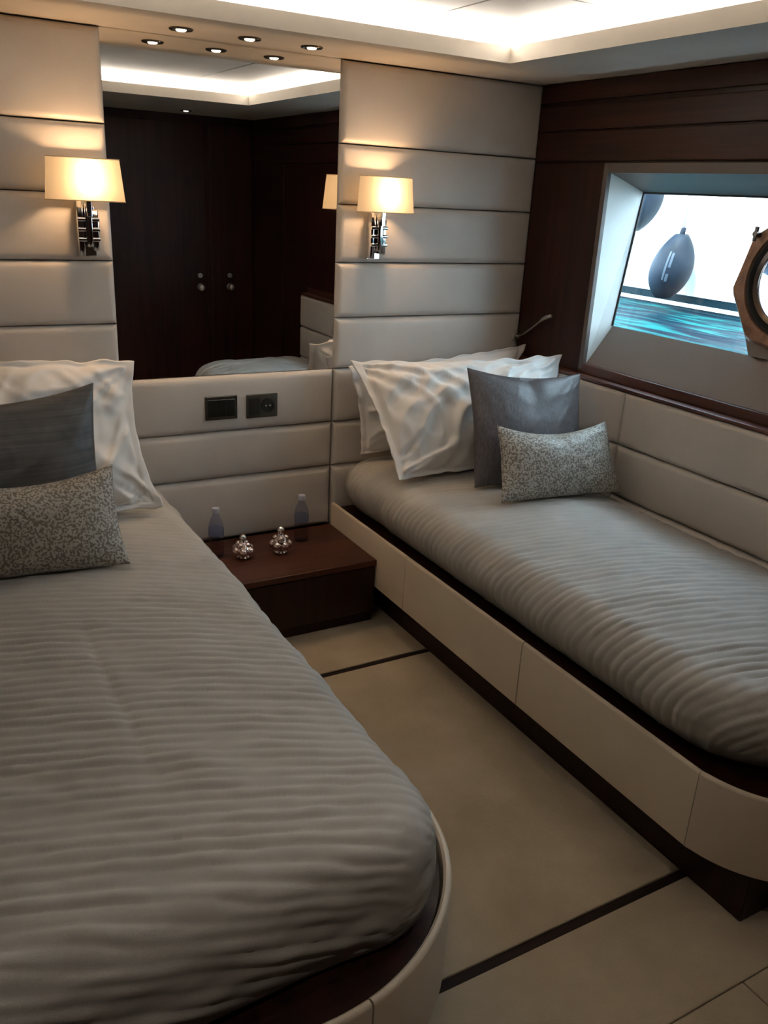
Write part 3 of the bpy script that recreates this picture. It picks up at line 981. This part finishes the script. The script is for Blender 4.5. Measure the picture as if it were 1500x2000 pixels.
# ------------------------------------------------------------------ reading light
rl = thing('reading_light', (1.735, -0.004, 0.985), 'slim silver gooseneck reading light above the pillows by the window', 'reading light')
obj('base', add_tube(bmesh.new(), [(1.728, -0.003, 1.005), (1.728, -0.020, 1.005)], 0.016, 16), 'brushed', rl, 0.7)
pts = [Vector((1.728, -0.020, 1.005)), Vector((1.728, -0.060, 1.022)), Vector((1.724, -0.12, 1.058)), Vector((1.716, -0.175, 1.092))]
obj('gooseneck', add_tube(bmesh.new(), pts, 0.0042, 8), 'brushed', rl, 0.9)
obj('head', add_tube(bmesh.new(), [(1.716, -0.172, 1.090), (1.712, -0.195, 1.103), (1.706, -0.225, 1.116), (1.701, -0.252, 1.124), (1.700, -0.258, 1.125)],
                     [0.0045, 0.0085, 0.0095, 0.0085, 0.005], 12), 'brushed', rl, 0.9)

# ------------------------------------------------------------------ outside: neighbouring hull, fenders, sea
HX = 3.5
ZW = 0.99
hb = thing('neighbour_boat', (HX, 0.5, ZW), 'white hull of the neighbouring boat outside the window', 'boat')
pr_ = [(0.0, 1.075), (-0.02, 1.4), (-0.05, 2.0), (-0.10, 2.9), (-0.10, 3.0), (0.5, 3.0), (0.5, 1.075)]
obj('hull_side', sweep([(HX, -4.0), (HX, 0.0), (HX, 3.0), (HX, 7.0)], [(-o, z) for o, z in pr_]), 'gelcoat', hb)
obj('boot_stripe', box(HX + 0.004, HX + 0.3, -4, 7, 1.030, 1.075), 'boot_stripe', hb)
obj('waterline_stripe', box(HX + 0.001, HX + 0.3, -4, 7, 1.008, 1.030), 'gelcoat', hb)
obj('bottom', box(HX + 0.006, HX + 0.3, -4, 7, 0.80, 1.008), 'boot_stripe', hb)
def fender(y, z0, h, r, tilt, label):
    f = thing('fender', (HX - 0.02 - r, y, z0), label, 'fender', 'fenders on the neighbouring boat')
    prof = []
    for k in range(17):
        t = k / 16
        prof.append((max(0.02, r * (sin(pi * (0.05 + 0.9 * t))) ** 0.6 * (1.08 - 0.22 * t)), h * t))
    xx = HX - 0.03 - r * 1.02 - (z0 - 1.0) * 0.10
    def lean(bm):
        for q in bm.verts:
            q.co.y -= (q.co.z - z0) * tilt
        return bm
    obj('body', lean(add_lathe(bmesh.new(), prof, (xx, y, z0), 28)), 'fender', f, 3.2)
    obj('eye', lean(add_lathe(bmesh.new(), [(0.016, h - 0.005), (0.014, h + 0.03), (0.010, h + 0.035)], (xx, y, z0), 14)), 'fender', f, 0.8)
    yt = y - (h + 0.02) * tilt
    obj('rope', add_tube(bmesh.new(), [(xx, yt, z0 + h + 0.02), (xx + 0.01, yt, z0 + h + 0.7), (xx + 0.02, yt, 2.98)], 0.008, 6), 'rope', f, 3.2)
    bm = bmesh.new()
    for (da, zz0, zz1, w) in ((-0.45, 0.30, 0.74, 0.05), (-0.62, 0.50, 0.72, 0.06), (-0.62, 0.28, 0.40, 0.07)):
        a = pi + da * -1
        n = 6
        A = []
        for k in range(n + 1):
            t = zz0 + (zz1 - zz0) * k / n
            rr = r * (sin(pi * (0.05 + 0.9 * t))) ** 0.6 * (1.08 - 0.22 * t) + 0.0015
            A.append([bm.verts.new((xx + rr * cos(a + d), y + rr * sin(a + d), z0 + h * t)) for d in (-w, w)])
        for q, ww in zip(A, A[1:]):
            bm.faces.new((q[0], q[1], ww[1], ww[0]))
    obj('print', lean(bm), 'fender_print', f)
fender(0.70, 1.060, 0.36, 0.122, 0.20, 'blue-grey fender hanging at the waterline outside the window')
fender(0.98, 1.415, 0.40, 0.14, 0.20, 'blue-grey fender hanging higher, at the top left of the window')
# sea
nx, ny = 60, 160
V, Fc = [], []
for j in range(ny + 1):
    for i in range(nx + 1):
        x = 1.95 + (HX - 1.95) * i / nx
        y = -4 + 11.0 * j / ny
        z = ZW + 0.012 * noise.noise((x * 3, y * 1.3, 1)) + 0.008 * noise.noise((x * 9, y * 3, 4))
        V.append((x, y, z))
for j in range(ny):
    for i in range(nx):
        a = j * (nx + 1) + i
        Fc.append((a, a + 1, a + nx + 2, a + nx + 1))
me = bpy.data.meshes.new('sea')
me.from_pydata(V, [], Fc)
tag(link('sea', me, 'water', None, 3.2), 'turquoise rippled sea water outside the window', 'water', kind='stuff')
